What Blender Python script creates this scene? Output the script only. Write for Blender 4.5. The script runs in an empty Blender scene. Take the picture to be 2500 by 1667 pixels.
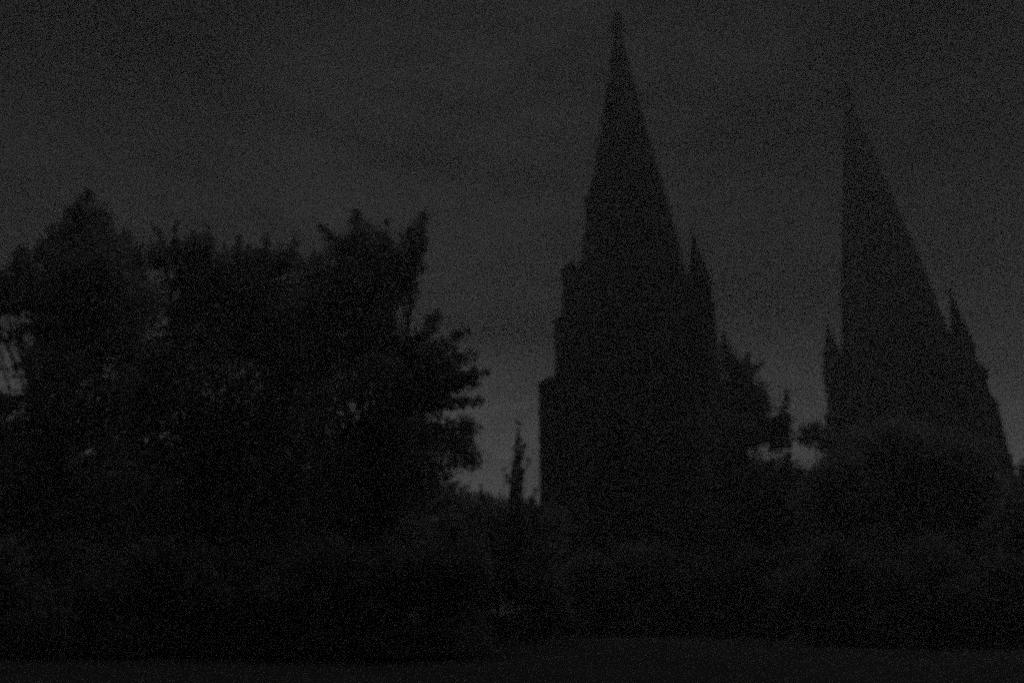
import bpy, math, random
import numpy as np
from mathutils import Vector, Matrix
R = math.radians
scene = bpy.context.scene
COL = scene.collection

# ------------------------------------------------------------------ camera
PITCH, FPX, CAMZ = 20.2, 1806.0, 1.6          # focal length in pixels of a 2500 px wide frame
cam_d = bpy.data.cameras.new('camera'); cam = bpy.data.objects.new('camera', cam_d); COL.objects.link(cam)
cam_d.sensor_width = 36.0; cam_d.lens = FPX / 2500 * 36
cam_d.clip_start = 0.1; cam_d.clip_end = 3000
cam.location = (0, 0, CAMZ); cam.rotation_euler = (R(90 + PITCH), 0, 0)
cam_d.dof.use_dof = True; cam_d.dof.focus_distance = 4.0; cam_d.dof.aperture_fstop = 0.9
scene.camera = cam

# ------------------------------------------------------------------ night sky
SUN_EL, SUN_AZ = 54, 14                         # unseen, added moon, behind the towers and above the frame
w = bpy.data.worlds.new('World'); scene.world = w; w.use_nodes = True
nt = w.node_tree; N = nt.nodes; L = nt.links; N.clear()
def nd(t, **k):
    n = N.new(t)
    for a, b in k.items(): setattr(n, a, b)
    return n
out = nd('ShaderNodeOutputWorld'); bg = nd('ShaderNodeBackground')
sky = nd('ShaderNodeTexSky', sky_type='NISHITA', sun_disc=False)
sky.sun_elevation = R(SUN_EL); sky.sun_rotation = R(SUN_AZ); sky.air_density = 1.0; sky.dust_density = 6.0
bw = nd('ShaderNodeRGBToBW'); L.new(sky.outputs[0], bw.inputs[0])
tc = nd('ShaderNodeTexCoord'); sep = nd('ShaderNodeSeparateXYZ'); L.new(tc.outputs['Generated'], sep.inputs[0])
# town glow under the cloud deck: brighter towards the horizon all the way round
rmp = nd('ShaderNodeValToRGB'); L.new(sep.outputs['Z'], rmp.inputs[0])
e = rmp.color_ramp.elements
vals = [(0.0, 0.0521), (0.1, 0.0492), (0.2, 0.034), (0.28, 0.0132), (0.36, 0.0031), (0.5, 0.005), (0.72, 0.0025), (1.0, 0.0019)]
e[0].position, e[0].color = vals[0][0], (vals[0][1],)*3 + (1,)
e[1].position, e[1].color = vals[-1][0], (vals[-1][1],)*3 + (1,)
for p, v in vals[1:-1]:
    q = e.new(p); q.color = (v, v, v, 1)
mp = nd('ShaderNodeMapping'); mp.inputs['Scale'].default_value = (1, 1, 3.0); mp.inputs['Rotation'].default_value = (0, R(22), 0); mp.inputs['Location'].default_value = (-4.251, -3.027, 5.713)
L.new(tc.outputs['Generated'], mp.inputs[0])
noi = nd('ShaderNodeTexNoise'); noi.inputs['Scale'].default_value = 4.4; noi.inputs['Detail'].default_value = 4; noi.inputs['Roughness'].default_value = .55
L.new(mp.outputs[0], noi.inputs['Vector'])
mr = nd('ShaderNodeMapRange'); mr.inputs[1].default_value = .3; mr.inputs[2].default_value = .7; mr.inputs[3].default_value = .42; mr.inputs[4].default_value = 1.58
L.new(noi.outputs[0], mr.inputs[0])
sk = nd('ShaderNodeMath', operation='MULTIPLY'); L.new(bw.outputs[0], sk.inputs[0]); sk.inputs[1].default_value = 0.0001
ad = nd('ShaderNodeMath', operation='ADD'); L.new(sk.outputs[0], ad.inputs[0]); L.new(rmp.outputs[0], ad.inputs[1])
ml = nd('ShaderNodeMath', operation='MULTIPLY'); L.new(ad.outputs[0], ml.inputs[0]); L.new(mr.outputs[0], ml.inputs[1])
# broken overcast: thicker and thinner banks of cloud
acc = None
for c, a in (((-0.032, 0.84, 0.541), 0.39),
             ((0.279, 0.759, 0.589), 0.34),
             ((0.373, 0.761, 0.531), -0.17),
             ((0.524, 0.733, 0.434), 1.51),
             ((0.493, 0.649, 0.58), -1.16),
             ((0.537, 0.677, 0.504), -0.29),
             ((0.552, 0.759, 0.345), -1.4),
             ((0.026, 0.787, 0.617), 0.18),
             ((-0.49, 0.639, 0.593), -0.93),
             ((-0.274, 0.727, 0.63), 0.45),
             ((0.291, 0.871, 0.396), -0.38),
             ((-0.49, 0.713, 0.502), 0.45),):
    dt = nd('ShaderNodeVectorMath', operation='DOT_PRODUCT'); L.new(tc.outputs['Generated'], dt.inputs[0]); dt.inputs[1].default_value = c
    m1 = nd('ShaderNodeMath', operation='MULTIPLY_ADD'); L.new(dt.outputs['Value'], m1.inputs[0]); m1.inputs[1].default_value = 60; m1.inputs[2].default_value = -60
    m2 = nd('ShaderNodeMath', operation='EXPONENT'); L.new(m1.outputs[0], m2.inputs[0])
    m3 = nd('ShaderNodeMath', operation='MULTIPLY_ADD'); L.new(m2.outputs[0], m3.inputs[0]); m3.inputs[1].default_value = a
    if acc is None: m3.inputs[2].default_value = 0
    else: L.new(acc.outputs[0], m3.inputs[2])
    acc = m3
ex = nd('ShaderNodeMath', operation='EXPONENT'); L.new(acc.outputs[0], ex.inputs[0])
mq = nd('ShaderNodeMath', operation='MULTIPLY'); L.new(ml.outputs[0], mq.inputs[0]); L.new(ex.outputs[0], mq.inputs[1])
L.new(mq.outputs[0], bg.inputs[0]); bg.inputs[1].default_value = 0.74
L.new(bg.outputs[0], out.inputs[0])

# unseen moon: very weak, very soft lamp added to lift the black areas
sd = bpy.data.lights.new('moon_fill', 'SUN'); so = bpy.data.objects.new('moon_fill', sd); COL.objects.link(so)
sd.energy = 0.60; sd.angle = R(115); sd.color = (1, .995, .985)
az = R(SUN_AZ)
dirv = Vector((math.sin(az)*math.cos(R(SUN_EL)), math.cos(az)*math.cos(R(SUN_EL)), math.sin(R(SUN_EL))))
so.rotation_euler = dirv.to_track_quat('Z', 'Y').to_euler(); so.location = (30, 160, 150)

vs = scene.view_settings
vs.view_transform = 'Standard'; vs.look = 'None'; vs.exposure = 0.47; vs.gamma = 1.0; vs.use_curve_mapping = False
cy = scene.cycles
cy.use_denoising = False                       # the photograph is full of high-ISO grain
cy.use_adaptive_sampling = True; cy.adaptive_threshold = 1.0; cy.adaptive_min_samples = 1
cy.max_bounces = 4; cy.volume_bounces = 1; cy.direct_light_sampling_type = 'FORWARD_PATH_TRACING'

# ------------------------------------------------------------------ helpers
PS, PC = math.sin(R(PITCH)), math.cos(R(PITCH))
def at(px, py, Y):
    """world point at forward distance Y seen at photo pixel (px, py)"""
    cx = (px - 1250) / FPX; u = (833.5 - py) / FPX
    f = PC - u*PS; k = Y / f
    return Vector((cx*k, Y, CAMZ + (PS + u*PC)*k))
def mpp(py, Y):
    u = (833.5 - py) / FPX
    return Y / (PC - u*PS) / FPX               # metres per photo pixel there

def mat(name, c1, c2, scale=3.0, rough=.9, bump=0.0, bscale=20.0, detail=5):
    m = bpy.data.materials.new(name); m.use_nodes = True
    t = m.node_tree; b = t.nodes['Principled BSDF']
    b.inputs['Roughness'].default_value = rough
    if 'Specular IOR Level' in b.inputs: b.inputs['Specular IOR Level'].default_value = .2
    co = t.nodes.new('ShaderNodeTexCoord')
    n = t.nodes.new('ShaderNodeTexNoise'); n.inputs['Scale'].default_value = scale; n.inputs['Detail'].default_value = detail
    t.links.new(co.outputs['Object'], n.inputs['Vector'])
    r = t.nodes.new('ShaderNodeValToRGB'); r.color_ramp.elements[0].position = .32; r.color_ramp.elements[1].position = .7
    r.color_ramp.elements[0].color = (*c1, 1); r.color_ramp.elements[1].color = (*c2, 1)
    t.links.new(n.outputs[0], r.inputs[0]); t.links.new(r.outputs[0], b.inputs['Base Color'])
    if bump:
        n2 = t.nodes.new('ShaderNodeTexNoise'); n2.inputs['Scale'].default_value = bscale; n2.inputs['Detail'].default_value = 6
        t.links.new(co.outputs['Object'], n2.inputs['Vector'])
        bp = t.nodes.new('ShaderNodeBump'); bp.inputs['Strength'].default_value = bump; bp.inputs['Distance'].default_value = .05
        t.links.new(n2.outputs[0], bp.inputs['Height']); t.links.new(bp.outputs[0], b.inputs['Normal'])
    return m
def stone_mat():
    m = mat('dark_sandstone', (.022, .0218, .0214), (.034, .0337, .033), .35, .92, .5, 6)  # stone colour kept very dark so the towers stay flat silhouettes
    t = m.node_tree; b = t.nodes['Principled BSDF']
    br = t.nodes.new('ShaderNodeTexBrick'); br.inputs['Scale'].default_value = 1.0
    br.inputs['Brick Width'].default_value = 1.1; br.inputs['Row Height'].default_value = .45; br.inputs['Mortar Size'].default_value = .015
    br.inputs['Color1'].default_value = (1, 1, 1, 1); br.inputs['Color2'].default_value = (.78, .78, .78, 1); br.inputs['Mortar'].default_value = (.5, .5, .5, 1)
    co = t.nodes.new('ShaderNodeTexCoord'); sp = t.nodes.new('ShaderNodeSeparateXYZ'); cb = t.nodes.new('ShaderNodeCombineXYZ')
    a = t.nodes.new('ShaderNodeMath'); a.operation = 'ADD'
    t.links.new(co.outputs['Object'], sp.inputs[0]); t.links.new(sp.outputs[0], a.inputs[0]); t.links.new(sp.outputs[1], a.inputs[1])
    t.links.new(a.outputs[0], cb.inputs[0]); t.links.new(sp.outputs[2], cb.inputs[1]); t.links.new(cb.outputs[0], br.inputs['Vector'])
    mx = t.nodes.new('ShaderNodeMix'); mx.data_type = 'RGBA'; mx.blend_type = 'MULTIPLY'; mx.inputs[0].default_value = .8
    src = b.inputs['Base Color'].links[0].from_socket
    t.links.new(src, mx.inputs[6]); t.links.new(br.outputs['Color'], mx.inputs[7]); t.links.new(mx.outputs[2], b.inputs['Base Color'])
    return m
def leaf_mat(name, c1, c2):
    m = mat(name, c1, c2, 1.4, .6)
    t = m.node_tree; b = t.nodes['Principled BSDF']
    tr = t.nodes.new('ShaderNodeBsdfTranslucent'); ms = t.nodes.new('ShaderNodeMixShader'); ms.inputs[0].default_value = .30
    t.links.new(b.inputs['Base Color'].links[0].from_socket, tr.inputs[0])
    t.links.new(b.outputs[0], ms.inputs[1]); t.links.new(tr.outputs[0], ms.inputs[2])
    t.links.new(ms.outputs[0], t.nodes['Material Output'].inputs[0])
    return m
M = dict(
    stone=stone_mat(),
    slate=mat('weathered_slate', (.020, .0202, .0205), (.027, .0272, .0275), .8, .7, .4, 9),
    lead=mat('dull_lead', (.04, .0405, .041), (.06, .061, .062), 2, .6),
    glass=mat('dark_leaded_glass', (.02, .0205, .021), (.032, .0325, .033), 3, .25),
    wood=mat('dark_oak', (.026, .025, .023), (.04, .038, .035), 5, .8),
    bark=mat('bark', (.03, .029, .0275), (.05, .048, .046), 6, .95, .8, 14),
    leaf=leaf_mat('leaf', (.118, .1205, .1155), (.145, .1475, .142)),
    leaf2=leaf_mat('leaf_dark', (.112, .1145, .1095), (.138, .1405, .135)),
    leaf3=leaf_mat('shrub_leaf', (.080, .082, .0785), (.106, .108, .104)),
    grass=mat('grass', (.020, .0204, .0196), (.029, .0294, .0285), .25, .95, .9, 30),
    path=mat('asphalt_path', (.10, .10, .098), (.135, .134, .13), 1.5, .95, .6, 60),
)

for k_ in ('grass', 'stone', 'slate', 'wood', 'bark', 'lead'): M[k_].node_tree.nodes['Principled BSDF'].inputs['Specular IOR Level'].default_value = 0.0   # no specular, so no sky sheen lightens them
class MB:
    def __init__(s): s.v = []; s.f = []
    def add(s, vs, fs):
        o = len(s.v); s.v += [tuple(x) for x in vs]; s.f += [tuple(i+o for i in q) for q in fs]; return s
    def box(s, x0, x1, y0, y1, z0, z1):
        return s.add([(x0,y0,z0),(x1,y0,z0),(x1,y1,z0),(x0,y1,z0),(x0,y0,z1),(x1,y0,z1),(x1,y1,z1),(x0,y1,z1)],
                     [(3,2,1,0),(4,5,6,7),(0,1,5,4),(1,2,6,5),(2,3,7,6),(3,0,4,7)])
    def ring(s, sec, cx=0, cy=0, n=8, rot=0.0, caps=True):
        """lathe of n-gon sections [(r, z)]"""
        vs = []; fs = []
        for (r, z) in sec:
            for k in range(n):
                a = rot + 2*math.pi*k/n; vs.append((cx+r*math.cos(a), cy+r*math.sin(a), z))
        for i in range(len(sec)-1):
            for k in range(n):
                k2 = (k+1) % n; fs.append((i*n+k, i*n+k2, (i+1)*n+k2, (i+1)*n+k))
        if caps: fs.append(tuple(range(n))[::-1]); fs.append(tuple(range((len(sec)-1)*n, len(sec)*n)))
        return s.add(vs, fs)
    def prism(s, poly, fn, d0, d1):
        """polygon [(a, b)] extruded from d0 to d1; fn(a, b, d) gives xyz"""
        n = len(poly)
        vs = [fn(a, b, d0) for a, b in poly] + [fn(a, b, d1) for a, b in poly]
        fs = [tuple(range(n))[::-1], tuple(range(n, 2*n))] + [(k, (k+1) % n, n+(k+1) % n, n+k) for k in range(n)]
        return s.add(vs, fs)
    def tube(s, pts, rad, n=7):
        pts = [Vector(p) for p in pts]; vs = []; fs = []
        for i, p in enumerate(pts):
            d = (pts[min(i+1, len(pts)-1)] - pts[max(i-1, 0)]).normalized()
            a = d.orthogonal().normalized(); b = d.cross(a)
            if i and (a.dot(pa) < 0): a, b = -a, -b
            pa = a
            for k in range(n):
                t = 2*math.pi*k/n; vs.append(p + (a*math.cos(t) + b*math.sin(t))*rad[i])
        # keep the rings from twisting: each ring reuses the nearest start
        for i in range(len(pts)-1):
            o0, o1 = i*n, (i+1)*n
            best = min(range(n), key=lambda q: (vs[o1+q]-pts[i+1]-(vs[o0]-pts[i])).length)
            r1 = [vs[o1+(k+best) % n] for k in range(n)]
            vs[o1:o1+n] = r1
            for k in range(n): fs.append((o0+k, o0+(k+1) % n, o1+(k+1) % n, o1+k))
        fs.append(tuple(range(n))[::-1]); fs.append(tuple(range((len(pts)-1)*n, len(pts)*n)))
        return s.add(vs, fs)
    def mesh(s, name, m):
        me = bpy.data.meshes.new(name); me.from_pydata(s.v, [], s.f); me.update(); me.materials.append(m); return me
    def build(s, name, m, parent=None):
        return link(name, s.mesh(name, m), parent)
def link(name, data, parent=None, loc=None, rz=None):
    o = bpy.data.objects.new(name, data); COL.objects.link(o)
    if parent is not None: o.parent = parent
    if loc is not None: o.location = loc
    if rz is not None: o.rotation_euler = (0, 0, rz)
    return o
def tag(o, label=None, cat=None, group=None, kind=None):
    if label: o['label'] = label
    if cat: o['category'] = cat
    if group: o['group'] = group
    if kind: o['kind'] = kind
    return o
def thing(name, label, cat, loc=(0,0,0), rz=0.0, group=None):
    return tag(link(name, None, None, loc, rz), label, cat, group)

# ------------------------------------------------------------------ ground
rng = random.Random(4)
g = MB(); nx, ny = 60, 60; GX0, GX1, GY0, GY1 = -230, 290, -60, 330
for j in range(ny+1):
    for i in range(nx+1):
        x = GX0 + (GX1-GX0)*i/nx; y = GY0 + (GY1-GY0)*j/ny
        near = math.exp(-(((x-33)/45)**2 + ((y-90)/45)**2))
        g.v.append((x, y, (0.16*math.sin(x*.23)+0.12*math.cos(y*.31+x*.05))*(1-near)*(0.4 if abs(x) < 8 and y < 20 else 1) - .02))
for j in range(ny):
    for i in range(nx):
        a = j*(nx+1)+i; g.f.append((a, a+1, a+nx+2, a+nx+1))
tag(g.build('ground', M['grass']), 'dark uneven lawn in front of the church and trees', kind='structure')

# ------------------------------------------------------------------ church
PHI = R(18.5)
T1 = Vector((14.35, 80.0, 0)); T2 = Vector((51.4, 93.6, 0))
A = 6.4                                        # half side of a tower
def arch_poly(hw, spring, rise, half, top, steps=7):
    """solid above a pointed opening: outline from -half..half up to top, with the arch cut from below"""
    pts = [(-half, spring)]
    if half > hw: pts.append((-hw, spring))
    for k in range(1, steps):
        t = k/steps; pts.append((-hw*(1-t)**1.0*math.cos(t*.5)/1.0, spring + rise*math.sin(t*math.pi/2)))
    pts.append((0, spring+rise))
    for k in range(steps-1, 0, -1):
        t = k/steps; pts.append((hw*(1-t)*math.cos(t*.5), spring + rise*math.sin(t*math.pi/2)))
    if half > hw: pts.append((hw, spring))
    pts += [(half, spring), (half, top), (-half, top)]
    return pts
def face_fn(side):
    """maps (along, z, outward depth) on a face of the tower to local xyz: 0 front, 1 right, 2 back, 3 left"""
    return [lambda a, z, d: (a, -d, z), lambda a, z, d: (d, a, z), lambda a, z, d: (-a, d, z), lambda a, z, d: (-d, -a, z)][side]
def pinnacle(root, x, y, z0, zs, zt, hw, rot=0.0):
    """square shaft, gablets, steep cap and bud"""
    b = MB(); b.box(x-hw, x+hw, y-hw, y+hw, z0, zs)
    p = b.build('pinnacle', M['stone'], root)
    c = MB(); c.ring([(hw*1.62, zs), (hw*1.62, zs+.18), (hw*1.25, zs+.3), (hw*.14, zt-.35)], x, y, 4, math.pi/4)
    c.build('cap', M['stone'], p)
    f = MB(); f.ring([(hw*.14, zt-.45), (hw*.45, zt-.25), (hw*.38, zt-.1), (.03, zt)], x, y, 6); f.build('bud', M['stone'], p)
    return p
def buttress(root, side, along, z1, z2, d1, d2, hw=.85, cap=1.9):
    """two-stage buttress with sloping set-offs"""
    fn = face_fn(side); b = MB()
    prof = [(A-.05, 0), (A+d2, 0), (A+d2, z2), (A+d1, z2+1.3), (A+d1, z1), (A+d1*.35, z1+cap), (A-.05, z1+cap+.3)]
    n = len(prof)
    vs = [fn(along-hw, z, d) for d, z in prof] + [fn(along+hw, z, d) for d, z in prof]
    b.add(vs, [tuple(range(n))[::-1], tuple(range(n, 2*n))] + [(k, (k+1) % n, n+(k+1) % n, n+k) for k in range(n)])
    o = b.build('buttress', M['stone'], root)
    for zz, dd in ((z2, d2), (z1, d1)):
        c = MB(); x = [fn(along-hw-.12, zz-.28, A-.02), fn(along+hw+.12, zz-.02, A+dd+.14)]
        c.box(min(x[0][0], x[1][0]), max(x[0][0], x[1][0]), min(x[0][1], x[1][1]), max(x[0][1], x[1][1]), zz-.28, zz-.02)
        c.build('drip_stone', M['stone'], o)
    return o
def tower(label, loc, outer, turret, short_corner, ptop):
    root = thing('church_tower', label, 'church tower', loc, PHI, 'twin spired towers of the church')
    ZB, ZT = 23.7, 34.6                         # belfry floor, parapet
    b = MB(); b.box(-A, A, -A, A, -.5, ZB); wall = b.build('wall', M['stone'], root)
    # open belfry: corner piers, middle piers, pointed heads, top band
    b = MB(); cp = 1.9
    for sx in (-1, 1):
        for sy in (-1, 1):
            x = sorted((sx*A, sx*(A-cp))); y = sorted((sy*A, sy*(A-cp))); b.box(x[0], x[1], y[0], y[1], ZB, 33.1)
    for s in range(4):
        fn = face_fn(s)
        mp_ = [(-.55, ZB), (.55, ZB), (.55, 30.2), (-.55, 30.2)]
        b.prism(mp_, fn, A-1.2, A-.05)
        for cxx in (-2.525, 2.525):
            poly = [(a+cxx, z) for a, z in arch_poly(1.75, 29.4, 2.7, 1.975, 33.1)]
            b.prism(poly, fn, A-1.15, A-.08)
        lo = [(-4.5, ZB), (4.5, ZB), (4.5, ZB+1.3), (-4.5, ZB+1.3)]
        b.prism(lo, fn, A-1.1, A-.12)
    bel = b.build('belfry', M['stone'], root)
    for s in range(4):                           # sloping louvre boards in the openings
        fn = face_fn(s)
        for cxx in (-2.525, 2.525):
            for k in range(9):
                z = ZB + 1.5 + k*.76; hw = 1.9 if z < 29.6 else max(.5, 1.9*(1-(z-29.4)/2.9))
                b = MB(); n = [(A-.95, z+.62), (A-.95, z+.70), (A-.3, z-.02), (A-.3, z-.10)]
                vs = [fn(cxx-hw, zz, d) for d, zz in n] + [fn(cxx+hw, zz, d) for d, zz in n]
                b.add(vs, [(3,2,1,0), (4,5,6,7), (0,1,5,4), (1,2,6,5), (2,3,7,6), (3,0,4,7)]); b.build('louvre', M['wood'], bel)
    b = MB(); b.box(-A-.05, A+.05, -A-.05, A+.05, 33.1, 33.6); b.box(-A-.14, A+.14, -A-.14, A+.14, 33.6, ZT-.4); b.build('cornice', M['stone'], root)
    for zc in (9.5, 16.6, ZB):
        b = MB(); t = .18
        for s in range(4):
            fn = face_fn(s); b.prism([(-A-.16, zc-.25), (A+.16, zc-.25), (A+.16, zc+.1), (-A-.16, zc+.25)], fn, A-.01*s, A+t+.004*s)
        b.build('string_course', M['stone'], root)
    # parapet of merlons
    me = None
    for s in range(4):
        fn = face_fn(s)
        for a in np.linspace(-4.2, 4.2, 5):
            b = MB(); b.prism([(a-.55, ZT-.4), (a+.55, ZT-.4), (a+.55, ZT+.65), (a, ZT+1.0), (a-.55, ZT+.65)], fn, A-.35, A+.02)
            b.build('merlon', M['stone'], root)
    # corner pinnacles
    for sx, sy in ((-1,-1), (1,-1), (1,1), (-1,1)):
        short = (sx, sy) == short_corner
        if short and turret: pinnacle(root, sx*5.45, sy*5.45, ZT-.4, 41.8, 42.8, 1.0)
        elif turret: pinnacle(root, sx*5.4, sy*5.4, ZT-.4, 37.4, ptop, .98)
        else: pinnacle(root, sx*5.5, sy*5.5, ZT-.4, 35.6, 39.9 if short else ptop, .82)
    # octagonal spire
    apex, base = 78.4, 34.15
    sp = MB(); sp.ring([(6.85, base), (.157*(apex-45)*1.03, 45), (.12, apex-1.6)], 0, 0, 8, math.pi/8); spire = sp.build('spire', M['slate'], root)
    for k in range(8):
        a = math.pi/8 + k*math.pi/4; r0 = 6.85; r1 = .157*(apex-45)*1.03
        rb = MB(); rb.tube([(r0*math.cos(a), r0*math.sin(a), base), (r1*math.cos(a), r1*math.sin(a), 45), (.12*math.cos(a), .12*math.sin(a), apex-1.7)], [.2, .18, .1], 5)
        rb.build('rib', M['stone'], spire)
    for zz in (48, 57, 66):
        rr = .157*(apex-zz)*1.03
        b = MB(); b.ring([(rr*1.0, zz-.3), (rr*1.045, zz-.2), (rr*1.03, zz+.25), (rr*.98, zz+.35)], 0, 0, 8, math.pi/8); b.build('stone_band', M['stone'], spire)
    # lucarnes low on the cardinal faces
    for s in (0, 2):
        fn = face_fn(s); b = MB()
        b.prism([(-.8, 41), (.8, 41), (.8, 44.2), (0, 46.2), (-.8, 44.2)], fn, 3.6, 5.75); lu = b.build('lucarne', M['stone'], spire)
        b = MB(); b.prism([(-.45, 41.4), (.45, 41.4), (.45, 43.6), (0, 44.6), (-.45, 43.6)], fn, 5.752, 5.80); b.build('shutter', M['wood'], lu)
    f = MB(); f.ring([(.62, apex-3.4), (.72, apex-2.6), (1.15, apex-1.9), (.85, apex-1.3), (.6, apex-.9), (.9, apex-.45), (.45, apex+.1), (.2, apex+.35)], 0, 0, 8); f.build('finial', M['stone'], root)
    c = MB(); ch = 1.0 if turret else 2.2; c.box(-.2, .2, -.2, .2, apex, apex+ch); c.box(-.62, .62, -.17, .17, apex+ch*.55, apex+ch*.72); c.build('cross', M['lead'], root)
    if turret:                                   # stair turret leaning on the outer flank of the spire
        b = MB(); b.ring([(1.15, 34.2), (1.1, 48.6), (1.35, 48.8), (1.3, 49.2), (.95, 49.3), (.08, 52.6)], -4.35, .5, 8, math.pi/8); b.build('stair_turret', M['stone'], root)
    # buttresses: both outer flanks, front and back
    for s, al in ((0, -5.5), (0, 5.5), (2, -5.5), (2, 5.5), (outer, -5.5), (outer, 5.5)):
        flank = s == outer
        if flank and turret: buttress(root, s, al, 35.0, 26.8, 1.2, 3.35, cap=.5)
        elif flank:
            bt = buttress(root, s, al, 26.6, 15.5, 1.85, 2.5)
            fn = face_fn(s); x, y, _ = fn(al, 0, A+1.0)
            b = MB(); b.ring([(.6, 26.8), (.5, 29.3), (.9, 29.9), (1.02, 30.7), (.8, 31.4), (.3, 31.9)], x, y, 8, math.pi/8); b.build('buttress_pinnacle', M['stone'], bt)
        else: buttress(root, s, al, 19.5, 11.0, 1.6, 2.3)
    if not turret: buttress(root, 3, -5.5, 32.8, 26.5, .4, 1.15, cap=.4)
    # lancet windows on the shaft
    for s in range(4):
        fn = face_fn(s)
        for (z0, zs, hw, al) in ((10.4, 13.8, .75, -1.9), (10.4, 13.8, .75, 1.9), (17.6, 20.6, .6, -2.4), (17.6, 20.6, .6, 0), (17.6, 20.6, .6, 2.4)):
            fr = [(al-hw-.22, z0-.25), (al+hw+.22, z0-.25), (al+hw+.22, zs), (al+hw*.75, zs+1.0), (al, zs+1.75), (al-hw*.75, zs+1.0), (al-hw-.22, zs)]
            b = MB(); b.prism(fr, fn, A-.02, A+.10); wi = b.build('lancet_window', M['stone'], root)
            gl = [(al-hw, z0), (al+hw, z0), (al+hw, zs), (al+hw*.62, zs+.8), (al, zs+1.4), (al-hw*.62, zs+.8), (al-hw, zs)]
            b = MB(); b.prism(gl, fn, A+.09, A+.105); b.build('pane', M['glass'], wi)
            b = MB(); b.prism([(al-.06, z0), (al+.06, z0), (al+.06, zs+1.3), (al-.06, zs+1.3)], fn, A+.104, A+.15); b.build('mullion', M['stone'], wi)
    # west portal in the foot of the tower
    fn = face_fn(0)
    b = MB(); b.prism([(-2, 0), (2, 0), (2, 3.8), (1.4, 5.3), (0, 6.6), (-1.4, 5.3), (-2, 3.8)], fn, A-.02, A+.22); dr = b.build('portal', M['stone'], root)
    b = MB(); b.prism([(-1.3, 0), (1.3, 0), (1.3, 3.5), (.9, 4.6), (0, 5.4), (-.9, 4.6), (-1.3, 3.5)], fn, A+.20, A+.235); b.build('door', M['wood'], dr)
    return root
tower('nearer and taller-looking stone church tower with sharp spire, left of the two', T1, 3, True, (-1, 1), 43.0)
tower('farther stone church tower with sharp spire and corner pinnacles, right of the two', T2, 1, False, (-1, 1), 42.3)

# low front and nave between the towers
mid = (T1 + T2)/2; half = (T2-T1).length/2 - A - .02; ANG = math.atan2((T2-T1).y, (T2-T1).x)
nv = thing('church_nave', 'low stone church front and nave linking the two towers', 'church', (mid.x, mid.y, 0), ANG)
HT = 15.2
hb = half - .35
b = MB(); b.box(-hb, hb, -4.6, -3.2, -.5, HT); b.build('front_wall', M['stone'], nv)
b = MB(); b.box(-hb, hb, -4.85, -3.0, HT, HT+.5); b.build('coping', M['stone'], nv)
for a in np.linspace(-hb+1.3, hb-1.3, 9):
    b = MB(); b.box(a-.6, a+.6, -4.6, -3.9, HT+.5, HT+1.35); b.build('merlon', M['stone'], nv)
for s, rr in ((0, 2.6),):
    b = MB(); b.add([(rr*math.cos(t), -4.72, 11.6+rr*math.sin(t)) for t in np.linspace(0, 2*math.pi, 24, endpoint=False)] + [(rr*math.cos(t), -4.6, 11.6+rr*math.sin(t)) for t in np.linspace(0, 2*math.pi, 24, endpoint=False)],
                    [tuple(range(24))] + [(k, (k+1) % 24, 24+(k+1) % 24, 24+k) for k in range(24)])
    rose = b.build('rose_window', M['stone'], nv)
    b = MB(); r2 = 2.1
    b.add([(r2*math.cos(t), -4.735, 11.6+r2*math.sin(t)) for t in np.linspace(0, 2*math.pi, 24, endpoint=False)], [tuple(range(24))]); b.build('pane', M['glass'], rose)
    for k in range(8):
        t = k*math.pi/4; b = MB(); b.tube([(.3*math.cos(t), -4.75, 11.6+.3*math.sin(t)), (2.15*math.cos(t), -4.75, 11.6+2.15*math.sin(t))], [.09, .09], 5); b.build('tracery_bar', M['stone'], rose)
fp = lambda a, z, d: (a, -4.6-d, z)
b = MB(); b.prism([(-2.6, 0), (2.6, 0), (2.6, 4.4), (1.8, 6.2), (0, 7.8), (-1.8, 6.2), (-2.6, 4.4)], fp, -.02, .5); pt = b.build('portal', M['stone'], nv)
for sx in (-1, 1):
    b = MB(); b.prism([(sx*.04, 0), (sx*1.7, 0), (sx*1.7, 4.0), (sx*1.1, 5.3), (sx*.04, 6.1)], fp, .48, .56); b.build('door', M['wood'], pt)
# nave body behind, lower than the front from the lawn
b = MB(); b.box(-9, 9, -3.2, 46, -.5, 10.5); b.build('wall', M['stone'], nv)
b = MB(); b.add([(-9.5, -3.1, 10.3), (9.5, -3.1, 10.3), (0, -3.1, 15.2), (-9.5, 46.4, 10.3), (9.5, 46.4, 10.3), (0, 46.4, 15.2)], [(0,1,2), (5,4,3), (0,2,5,3), (2,1,4,5), (1,0,3,4)]); b.build('roof', M['slate'], nv)
for sx in (-1, 1):
    for k in range(6):
        y0 = 3 + k*7.2; fn = (lambda sx: (lambda a, z, d: (sx*(9+d), a, z)))(sx)
        b = MB(); b.prism([(y0-1, 2.5), (y0+1, 2.5), (y0+1, 6.5), (y0, 8.6), (y0-1, 6.5)], fn, -.02, .08); wi = b.build('lancet_window', M['stone'], nv)
        b = MB(); b.prism([(y0-.75, 2.8), (y0+.75, 2.8), (y0+.75, 6.4), (y0, 8.1), (y0-.75, 6.4)], fn, .078, .095); b.build('pane', M['glass'], wi)

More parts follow.
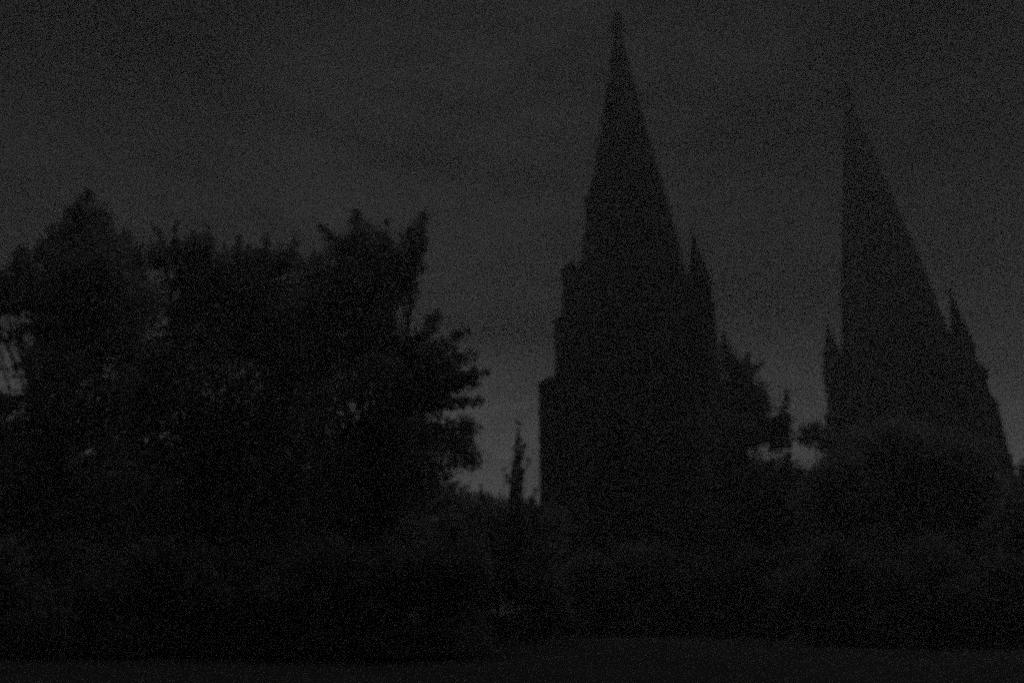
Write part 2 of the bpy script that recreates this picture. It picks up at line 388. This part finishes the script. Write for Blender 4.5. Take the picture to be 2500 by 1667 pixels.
# ------------------------------------------------------------------ trees
def leaf_mesh(name, cen, nrm_bias, size, m, seed):
    """one mesh of small folded leaves at the given centres"""
    r = np.random.default_rng(seed); n = len(cen)
    d = r.normal(size=(n, 3)); d[:, 2] -= .35; d /= np.linalg.norm(d, axis=1, keepdims=True)
    q = r.normal(size=(n, 3)); s = np.cross(d, q); s /= np.linalg.norm(s, axis=1, keepdims=True)
    u = np.cross(d, s)
    Ln = size*(.65+.7*r.random(n))[:, None]; W = Ln*.33
    base = cen - d*Ln*.5; tip = cen + d*Ln*.5
    l = cen + s*W + u*Ln*.09; rt = cen - s*W + u*Ln*.09
    V = np.stack([base, l, tip, rt], 1).reshape(-1, 3).astype(np.float32)
    i0 = np.arange(n)*4
    Fa = np.stack([np.stack([i0, i0+1, i0+2], 1), np.stack([i0, i0+2, i0+3], 1)], 1).reshape(-1).astype(np.int32)
    me = bpy.data.meshes.new(name)
    me.vertices.add(len(V)); me.vertices.foreach_set('co', V.ravel())
    me.loops.add(len(Fa)); me.loops.foreach_set('vertex_index', Fa)
    me.polygons.add(len(Fa)//3); me.polygons.foreach_set('loop_start', np.arange(0, len(Fa), 3, dtype=np.int32)); me.polygons.foreach_set('loop_total', np.full(len(Fa)//3, 3, np.int32))
    me.update(calc_edges=True); me.materials.append(m)
    return me
def foliage(lobes, size, od, seed, clump=.55, per=16):
    """lobes: [(centre, radius)] -> leaf centres gathered in clumps through the lobes' volume"""
    r = np.random.default_rng(seed); out_ = []
    la = .33*size*size*.5
    for c, rad in lobes:
        nl = max(per, int(od*math.pi*rad*rad/la)); nc = max(1, nl//per)
        d = r.normal(size=(nc, 3)); d /= np.linalg.norm(d, axis=1, keepdims=True)
        rr = rad*(r.random(nc)**.42)[:, None]
        cc = np.array(c)[None] + d*rr
        k = np.repeat(cc, per, 0) + r.normal(size=(nc*per, 3))*min(clump, rad*.4)*np.array([.8, .8, .55])
        out_.append(k)
    return np.concatenate(out_)
def tree(name, label, cat, foot, lobes, size, od, m, seed, trunk_r=.28, group=None, voids=(), per=16, clump=.5):
    rn = random.Random(seed)
    foot = Vector(foot); root = thing(name, label, cat, foot, 0, group)
    L_ = [(Vector(c)-foot, r) for c, r in lobes]
    top = max(L_, key=lambda q: q[0].z); ctr = sum((c*r*r for c, r in L_), Vector())/sum(r*r for _, r in L_)
    zf = max(.6, min(min(c.z - r for c, r in L_), ctr.z*.55)); fork = Vector((ctr.x*.15, ctr.y*.15, max(zf, ctr.z*.35)))
    b = MB()
    b.tube([(0, 0, -.4), (0.02, 0, .15), fork*.5 + Vector((rn.uniform(-.1, .1), 0, 0)), fork, fork.lerp(top[0], .5), top[0]], [trunk_r*1.5, trunk_r*1.1, trunk_r*.92, trunk_r*.8, trunk_r*.4, .03], 9)
    tk = b.build('trunk', M['bark'], root)
    b = MB()
    big = sorted(L_, key=lambda q: -q[1]); big = big[:14] + big[14::5]
    for c, r in big:
        st = fork.lerp(top[0], rn.uniform(0, .35)) if c.z > fork.z else fork*rn.uniform(.6, .95)
        md = st.lerp(c, .5) + Vector((rn.uniform(-.3, .3), rn.uniform(-.3, .3), rn.uniform(.0, .5)))*min(1, r*.5)
        rr = min(trunk_r*.42, .05+.03*r)
        j = lambda k: Vector((rn.gauss(0, k), rn.gauss(0, k), rn.gauss(0, k)))
        b.tube([st, st.lerp(md, .5) + j(.14), md, md.lerp(c, .5) + j(.16), c], [rr, rr*.85, rr*.6, rr*.35, .02], 6)
        for _ in range(2):
            d = Vector((rn.gauss(0, 1), rn.gauss(0, 1), rn.gauss(.3, .8))).normalized()
            b.tube([md.lerp(c, rn.random()), c + d*r*.9], [.03, .008], 4)
    b.build('limbs', M['bark'], tk)
    pts = foliage([(c, r) for c, r in L_], size, od, seed, clump, per)
    for (vc, vr) in voids:                       # open places in the crown
        dv = (pts - np.array(Vector(vc)-foot)[None]) * np.array([1, .22, 1]); pts = pts[(dv**2).sum(1) > vr*vr]
    pts = pts[pts[:, 2] + foot.z > .15]
    link('crown', leaf_mesh('crown', pts, 0, size, m, seed+7), root)
    return root
def holes(rows, Y): return [(at(x, y, Y), r*mpp(y, Y)*1.75) for x, y, r in rows]
def lobes_px(spec, Y, seed, jitter=1.6):
    """spec rows: (photo x, photo y, radius in photo pixels[, metres nearer/farther])"""
    r = random.Random(seed); o = []
    for row in spec:
        dy = row[3] if len(row) > 3 else r.uniform(-jitter, jitter)
        o.append((at(row[0], row[1], Y+dy), row[2]*mpp(row[1], Y+dy)))
    return o
def fill(poly_top, x0, x1, ybot, rpx, step, seed):
    """lobes that fill the area under a skyline given as (x, y) points"""
    r = random.Random(seed); o = []
    xs = [p[0] for p in poly_top]; ys = [p[1] for p in poly_top]
    x = x0
    while x <= x1:
        t = np.interp(x, xs, ys)
        y = t + rpx*.9
        while y < ybot:
            rr = rpx*r.uniform(.75, 1.2); o.append((x + r.uniform(-.3, .3)*step, y + r.uniform(-.15, .2)*step, rr)); y += step
        x += step
    return o

# pointed leafy shoots: (base x, base y, tip x, tip y, base half width) in photo pixels -> small lobes along them
def shoots(rows):
    o = []
    for bx, by, tx, ty, hw in rows:
        ln = math.hypot(tx-bx, ty-by); n = max(4, int(ln/max(6, hw*.5)))
        for k in range(n):
            t = k/(n-1); o.append((bx+(tx-bx)*t, by+(ty-by)*t, max(7, hw*(1-t*.62))))
    return o
def teeth(sky, x0, x1, seed, lo=22, hi=52):
    """ragged shoots along a skyline"""
    r = random.Random(seed); o = []; x = x0; xs = [p[0] for p in sky]; ys = [p[1] for p in sky]
    while x < x1:
        y = np.interp(x, xs, ys); h = r.uniform(lo, hi)
        o.append((x, y+h*.9, x+r.uniform(-30, 30), y-r.uniform(-16, 4), r.uniform(18, 30))); x += r.uniform(30, 60)
    return shoots(o)
SKA = [(-120, 720), (0, 690), (60, 612), (120, 600), (150, 565), (190, 520), (215, 480), (250, 520), (290, 570), (345, 600), (380, 640)]
SKB = [(330, 640), (400, 590), (430, 570), (470, 585), (505, 570), (530, 612), (585, 590), (620, 612), (650, 590), (680, 612), (715, 590), (740, 630), (800, 625)]
SKC = [(760, 625), (810, 595), (840, 555), (870, 530), (900, 560), (940, 560), (952, 612), (985, 590), (1030, 555), (1040, 640)]
drop = lambda sky, d: [(x, y+d) for x, y in sky]
# tree A
lo = [q for q in fill(drop(SKA, 40), -90, 360, 1330, 62, 76, 11) if not (q[0] < 120 and 745 < q[1] < 960)]
lo += shoots([(-30, 760, 130, 735, 20), (160, 800, 0, 800, 18), (150, 830, 30, 900, 16), (170, 860, 60, 960, 16), (-40, 830, 60, 815, 18), (150, 740, 40, 720, 22), (190, 900, 110, 990, 20), (-60, 1010, 60, 975, 34)])
lo += shoots([(215, 570, 213, 466, 34), (180, 590, 168, 515, 26), (250, 590, 262, 520, 24), (130, 640, 118, 570, 26), (60, 670, 55, 602, 26), (10, 720, 15, 655, 26), (300, 640, 300, 565, 24), (345, 650, 352, 598, 18)]) + teeth(SKA, -60, 370, 31)
tree('broadleaf_tree', 'leftmost dark leafy tree, its crown rising to a rounded point', 'tree', Vector((at(170, 1100, 37).x, 37, 0)),
     lobes_px(lo, 37, 1, 2.4), .26, 1.7, M['leaf'], 101, .5, 'leafy trees left of the church', per=10, clump=.52, voids=holes([(388, 655, 17), (390, 690, 12), (366, 790, 24), (250, 900, 12), (290, 930, 12), (150, 1140, 15), (30, 1000, 16), (325, 1165, 12), (125, 1222, 10)], 37))
# tree B
lo = fill(drop(SKB, 45), 345, 800, 1330, 62, 76, 12)
lo += shoots([(400, 640, 388, 560, 22), (432, 640, 428, 552, 20), (470, 640, 478, 572, 20), (508, 640, 508, 556, 22), (545, 650, 550, 605, 20), (585, 650, 583, 572, 20), (622, 650, 615, 605, 18), (650, 650, 652, 575, 18), (683, 650, 676, 600, 16), (715, 650, 716, 578, 18), (760, 660, 770, 622, 20)]) + teeth(drop(SKB, 6), 350, 790, 32)
tree('broadleaf_tree', 'wide dark leafy tree with a flat ragged top, second from the left', 'tree', Vector((at(560, 1100, 42).x, 42, 0)),
     lobes_px(lo, 42, 2, 2.4), .29, 1.85, M['leaf2'], 102, .52, 'leafy trees left of the church', per=10, clump=.55, voids=holes([(388, 655, 20), (366, 790, 26), (595, 925, 15), (545, 902, 10), (720, 755, 11), (520, 1228, 16), (440, 1015, 10)], 42))
# tree C
lo = fill(drop(SKC, 40), 790, 960, 1330, 56, 68, 13)
lo += shoots([(880, 640, 870, 512, 34), (850, 620, 785, 556, 22), (905, 620, 942, 545, 30), (960, 680, 1034, 532, 44), (990, 700, 1030, 580, 30), (985, 640, 948, 600, 20), (960, 760, 1000, 690, 34), (940, 800, 980, 770, 30)]) + teeth(drop(SKC, 8), 780, 1030, 33)
lo += shoots([(980, 850, 1072, 772, 34), (1000, 900, 1138, 806, 30), (1010, 930, 1150, 865, 40), (1030, 960, 1186, 905, 34), (1040, 985, 1180, 980, 26), (1060, 860, 1110, 850, 20)])
lo += [(1100, 890, 30), (1125, 935, 30), (1085, 850, 22), (1150, 925, 20), (1010, 880, 52), (1060, 920, 48), (1020, 970, 50), (1050, 1060, 52), (1110, 1055, 40), (1140, 1040, 28), (1120, 1100, 44), (1040, 1130, 60), (1150, 1120, 30), (1000, 1060, 60), (980, 1000, 60), (1000, 1200, 70), (1070, 1200, 50)]
tree('broadleaf_tree', 'dark leafy tree with two pointed tops, nearest to the church', 'tree', Vector((at(930, 1100, 38).x, 38, 0)),
     lobes_px(lo, 38, 3, 2.0), .26, 1.85, M['leaf'], 103, .44, 'leafy trees left of the church', per=10, clump=.45, voids=holes([(880, 665, 18), (880, 640, 14), (1000, 790, 20), (965, 770, 14), (1088, 836, 14)], 38))
# small loose tree in the gap left of the nearer tower
lo = [(1110, 1215, 34), (1170, 1255, 34), (1235, 1262, 32), (1290, 1255, 34), (1340, 1275, 50), (1250, 1300, 50), (1080, 1280, 60), (1160, 1310, 60), (1320, 1340, 70), (1220, 1360, 70), (1120, 1380, 70)]
lo += shoots([(1262, 1250, 1266, 1030, 15), (1262, 1180, 1292, 1125, 8), (1262, 1200, 1232, 1150, 8), (1264, 1130, 1284, 1085, 7), (1300, 1250, 1306, 1195, 12), (1180, 1250, 1172, 1185, 14)])
tree('young_tree', 'thin pointed young tree in the sky gap left of the nearer tower', 'tree', Vector((at(1215, 1300, 44).x, 44, 0)),
     lobes_px(lo, 44, 4, 1.5), .22, 1.5, M['leaf2'], 104, .14, per=10, clump=.45)
# tree between the towers
lo = [(1772, 868, 26), (1798, 905, 34), (1790, 960, 50), (1770, 1040, 60), (1840, 1010, 34), (1835, 960, 26), (1800, 1060, 50), (1855, 1010, 30), (1878, 1055, 30), (1900, 1060, 28), (1835, 1055, 30), (1912, 1020, 18), (1895, 1042, 26), (1888, 1080, 18), (1868, 975, 16), (1780, 1150, 70), (1830, 1165, 45), (1890, 1160, 40), (1930, 1180, 55), (1800, 1240, 80), (1900, 1260, 80)]
lo += shoots([(1775, 880, 1765, 815, 14), (1800, 920, 1828, 866, 18), (1815, 930, 1858, 885, 16), (1840, 1000, 1866, 940, 18), (1905, 1080, 1922, 955, 16), (1850, 1080, 1880, 1040, 18), (1920, 1150, 1928, 1080, 12)])
tree('broadleaf_tree', 'dark leafy tree standing between the two towers', 'tree', Vector((at(1840, 1200, 62).x, 62, 0)),
     lobes_px(lo, 62, 5, 2), .30, 2.5, M['leaf'], 105, .3)
# tree in front of the farther tower
lo = [(1965, 1062, 22), (1990, 1055, 24), (2022, 1085, 26), (2052, 1142, 46), (2010, 1165, 40), (2100, 1120, 70), (2180, 1100, 75), (2270, 1110, 75), (2350, 1130, 70), (2420, 1200, 45), (2080, 1210, 80), (2200, 1210, 90), (2320, 1220, 85), (2430, 1250, 80), (2010, 1240, 70)]
tree('broadleaf_tree', 'broad dark tree standing in front of the farther tower', 'tree', Vector((at(2210, 1200, 52).x, 52, 0)),
     lobes_px(lo, 52, 6, 2.5), .30, 2.8, M['leaf2'], 106, .36)
# tree at the right edge
lo = [(2512, 1150, 26), (2520, 1210, 45), (2490, 1240, 50), (2560, 1180, 60), (2540, 1280, 70), (2480, 1320, 70), (2600, 1250, 70)]
tree('broadleaf_tree', 'dark tree cut off by the right edge of the picture', 'tree', Vector((at(2530, 1250, 46).x, 46, 0)),
     lobes_px(lo, 46, 8, 1.5), .26, 2.8, M['leaf'], 107, .24)
# row of trees far behind the left trees
labs = ['far dark tree behind the leftmost leafy tree', 'far dark tree seen low between the two leftmost trees', 'far dark tree low behind the flat-topped tree', 'far dark tree behind the two-pointed tree', 'far dark tree low in the gap left of the nearer tower']
for i, (px, top, Y) in enumerate([(60, 1090, 92), (330, 1090, 86), (620, 1030, 94), (900, 1030, 90), (1190, 1215, 110)]):
    rr = random.Random(60+i); lo = []
    for k in range(46):
        t = rr.random(); a = rr.uniform(-1, 1)
        lo.append((px + a*190*(.35+.65*t), top + 45 + t*(1440-top-45), rr.uniform(48, 80)))
    tree('far_tree', labs[i], 'tree', Vector((at(px, 1400, Y).x, Y, 0)), lobes_px(lo, Y, 70+i, 2.5), .42, 2.2, M['leaf2'] if i % 2 else M['leaf'], 120+i, .3, 'far trees behind the left trees', per=12)
# the far wood that closes the view behind everything
r_ = np.random.default_rng(9); n_ = 16000
fx = r_.uniform(-225, 285, n_); fy = r_.uniform(296, 322, n_)
fh = 10 + 3*np.sin(fx*.11) + 2*np.sin(fx*.37+1) + 1.5*np.sin(fx*.9)
fz = fh*r_.random(n_)**.8
tag(link('far_wood', leaf_mesh('far_wood', np.stack([fx, fy, fz], 1), 0, 1.9, M['leaf2'], 77)), 'dark far wood closing the view along the horizon', kind='stuff')
# shrubs along the lawn
shr = [(-20, 1310, 31), (190, 1310, 33), (400, 1300, 34), (610, 1310, 35), (820, 1305, 33), (1030, 1310, 34), (1220, 1330, 50), (1400, 1330, 60), (1620, 1310, 60), (1830, 1310, 58), (2050, 1300, 46), (2270, 1310, 44), (2480, 1320, 42)]
slab = ['at the left picture edge under the leftmost tree', 'second from the left picture edge under the leftmost tree', 'under the left half of the flat-topped tree', 'under the right half of the flat-topped tree', 'under the left half of the two-pointed tree', 'under the right half of the two-pointed tree',
        'below the thin pointed young tree', 'in front of the foot of the nearer tower', 'just right of the foot of the nearer tower', 'below the tree between the towers', 'below the left half of the broad tree before the farther tower', 'below the right half of the broad tree before the farther tower', 'in the bottom right corner below the cut-off tree']
for i, (px, top, Y) in enumerate(shr):
    rr = random.Random(160+i); lo = []
    for k in range(16):
        t = rr.random(); a = rr.uniform(-1, 1)
        lo.append((px + a*130, top + 40 + abs(a)*30 + t*(1505-top-20), rr.uniform(34, 56)))
    f0 = Vector((at(px, 1480, Y).x, Y, 0))
    root = thing('shrub', 'dark shrub ' + slab[i], 'shrub', f0, 0, 'shrubs along the lawn')
    Lb = [(c - f0, r) for c, r in lobes_px(lo, Y, 170+i, 1.2) if c.z > .2]
    Lb += [(Vector((rr.uniform(-2.2, 2.2), rr.uniform(-.8, .8), rr.uniform(.3, .8))), rr.uniform(.7, 1.1)) for k in range(9)]
    b = MB()
    for c, r in Lb[:9]: b.tube([(rr.uniform(-.3, .3), rr.uniform(-.3, .3), -.2), c*.5 + Vector((0, 0, .1)), c], [.06, .04, .012], 5)
    b.build('stems', M['bark'], root)
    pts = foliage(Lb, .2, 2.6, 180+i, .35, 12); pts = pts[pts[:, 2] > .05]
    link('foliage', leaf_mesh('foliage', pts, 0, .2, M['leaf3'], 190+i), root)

# ------------------------------------------------------------------ added thin mist over the whole place: lifts blacks and gives grain
hz = MB(); hz.box(GX0-8, GX1+8, GY0-8, GY1+8, -1.6, 84)
hm = bpy.data.materials.new('veil'); hm.use_nodes = True; t = hm.node_tree; t.nodes.clear()
ho = t.nodes.new('ShaderNodeOutputMaterial'); pv = t.nodes.new('ShaderNodeVolumePrincipled')
pv.inputs['Color'].default_value = (.9, .9, .9, 1); pv.inputs['Density'].default_value = .00078; pv.inputs['Anisotropy'].default_value = .3
t.links.new(pv.outputs[0], ho.inputs['Volume'])
tag(hz.build('added_haze', hm), 'added thin even mist over the lawn and church', kind='stuff')
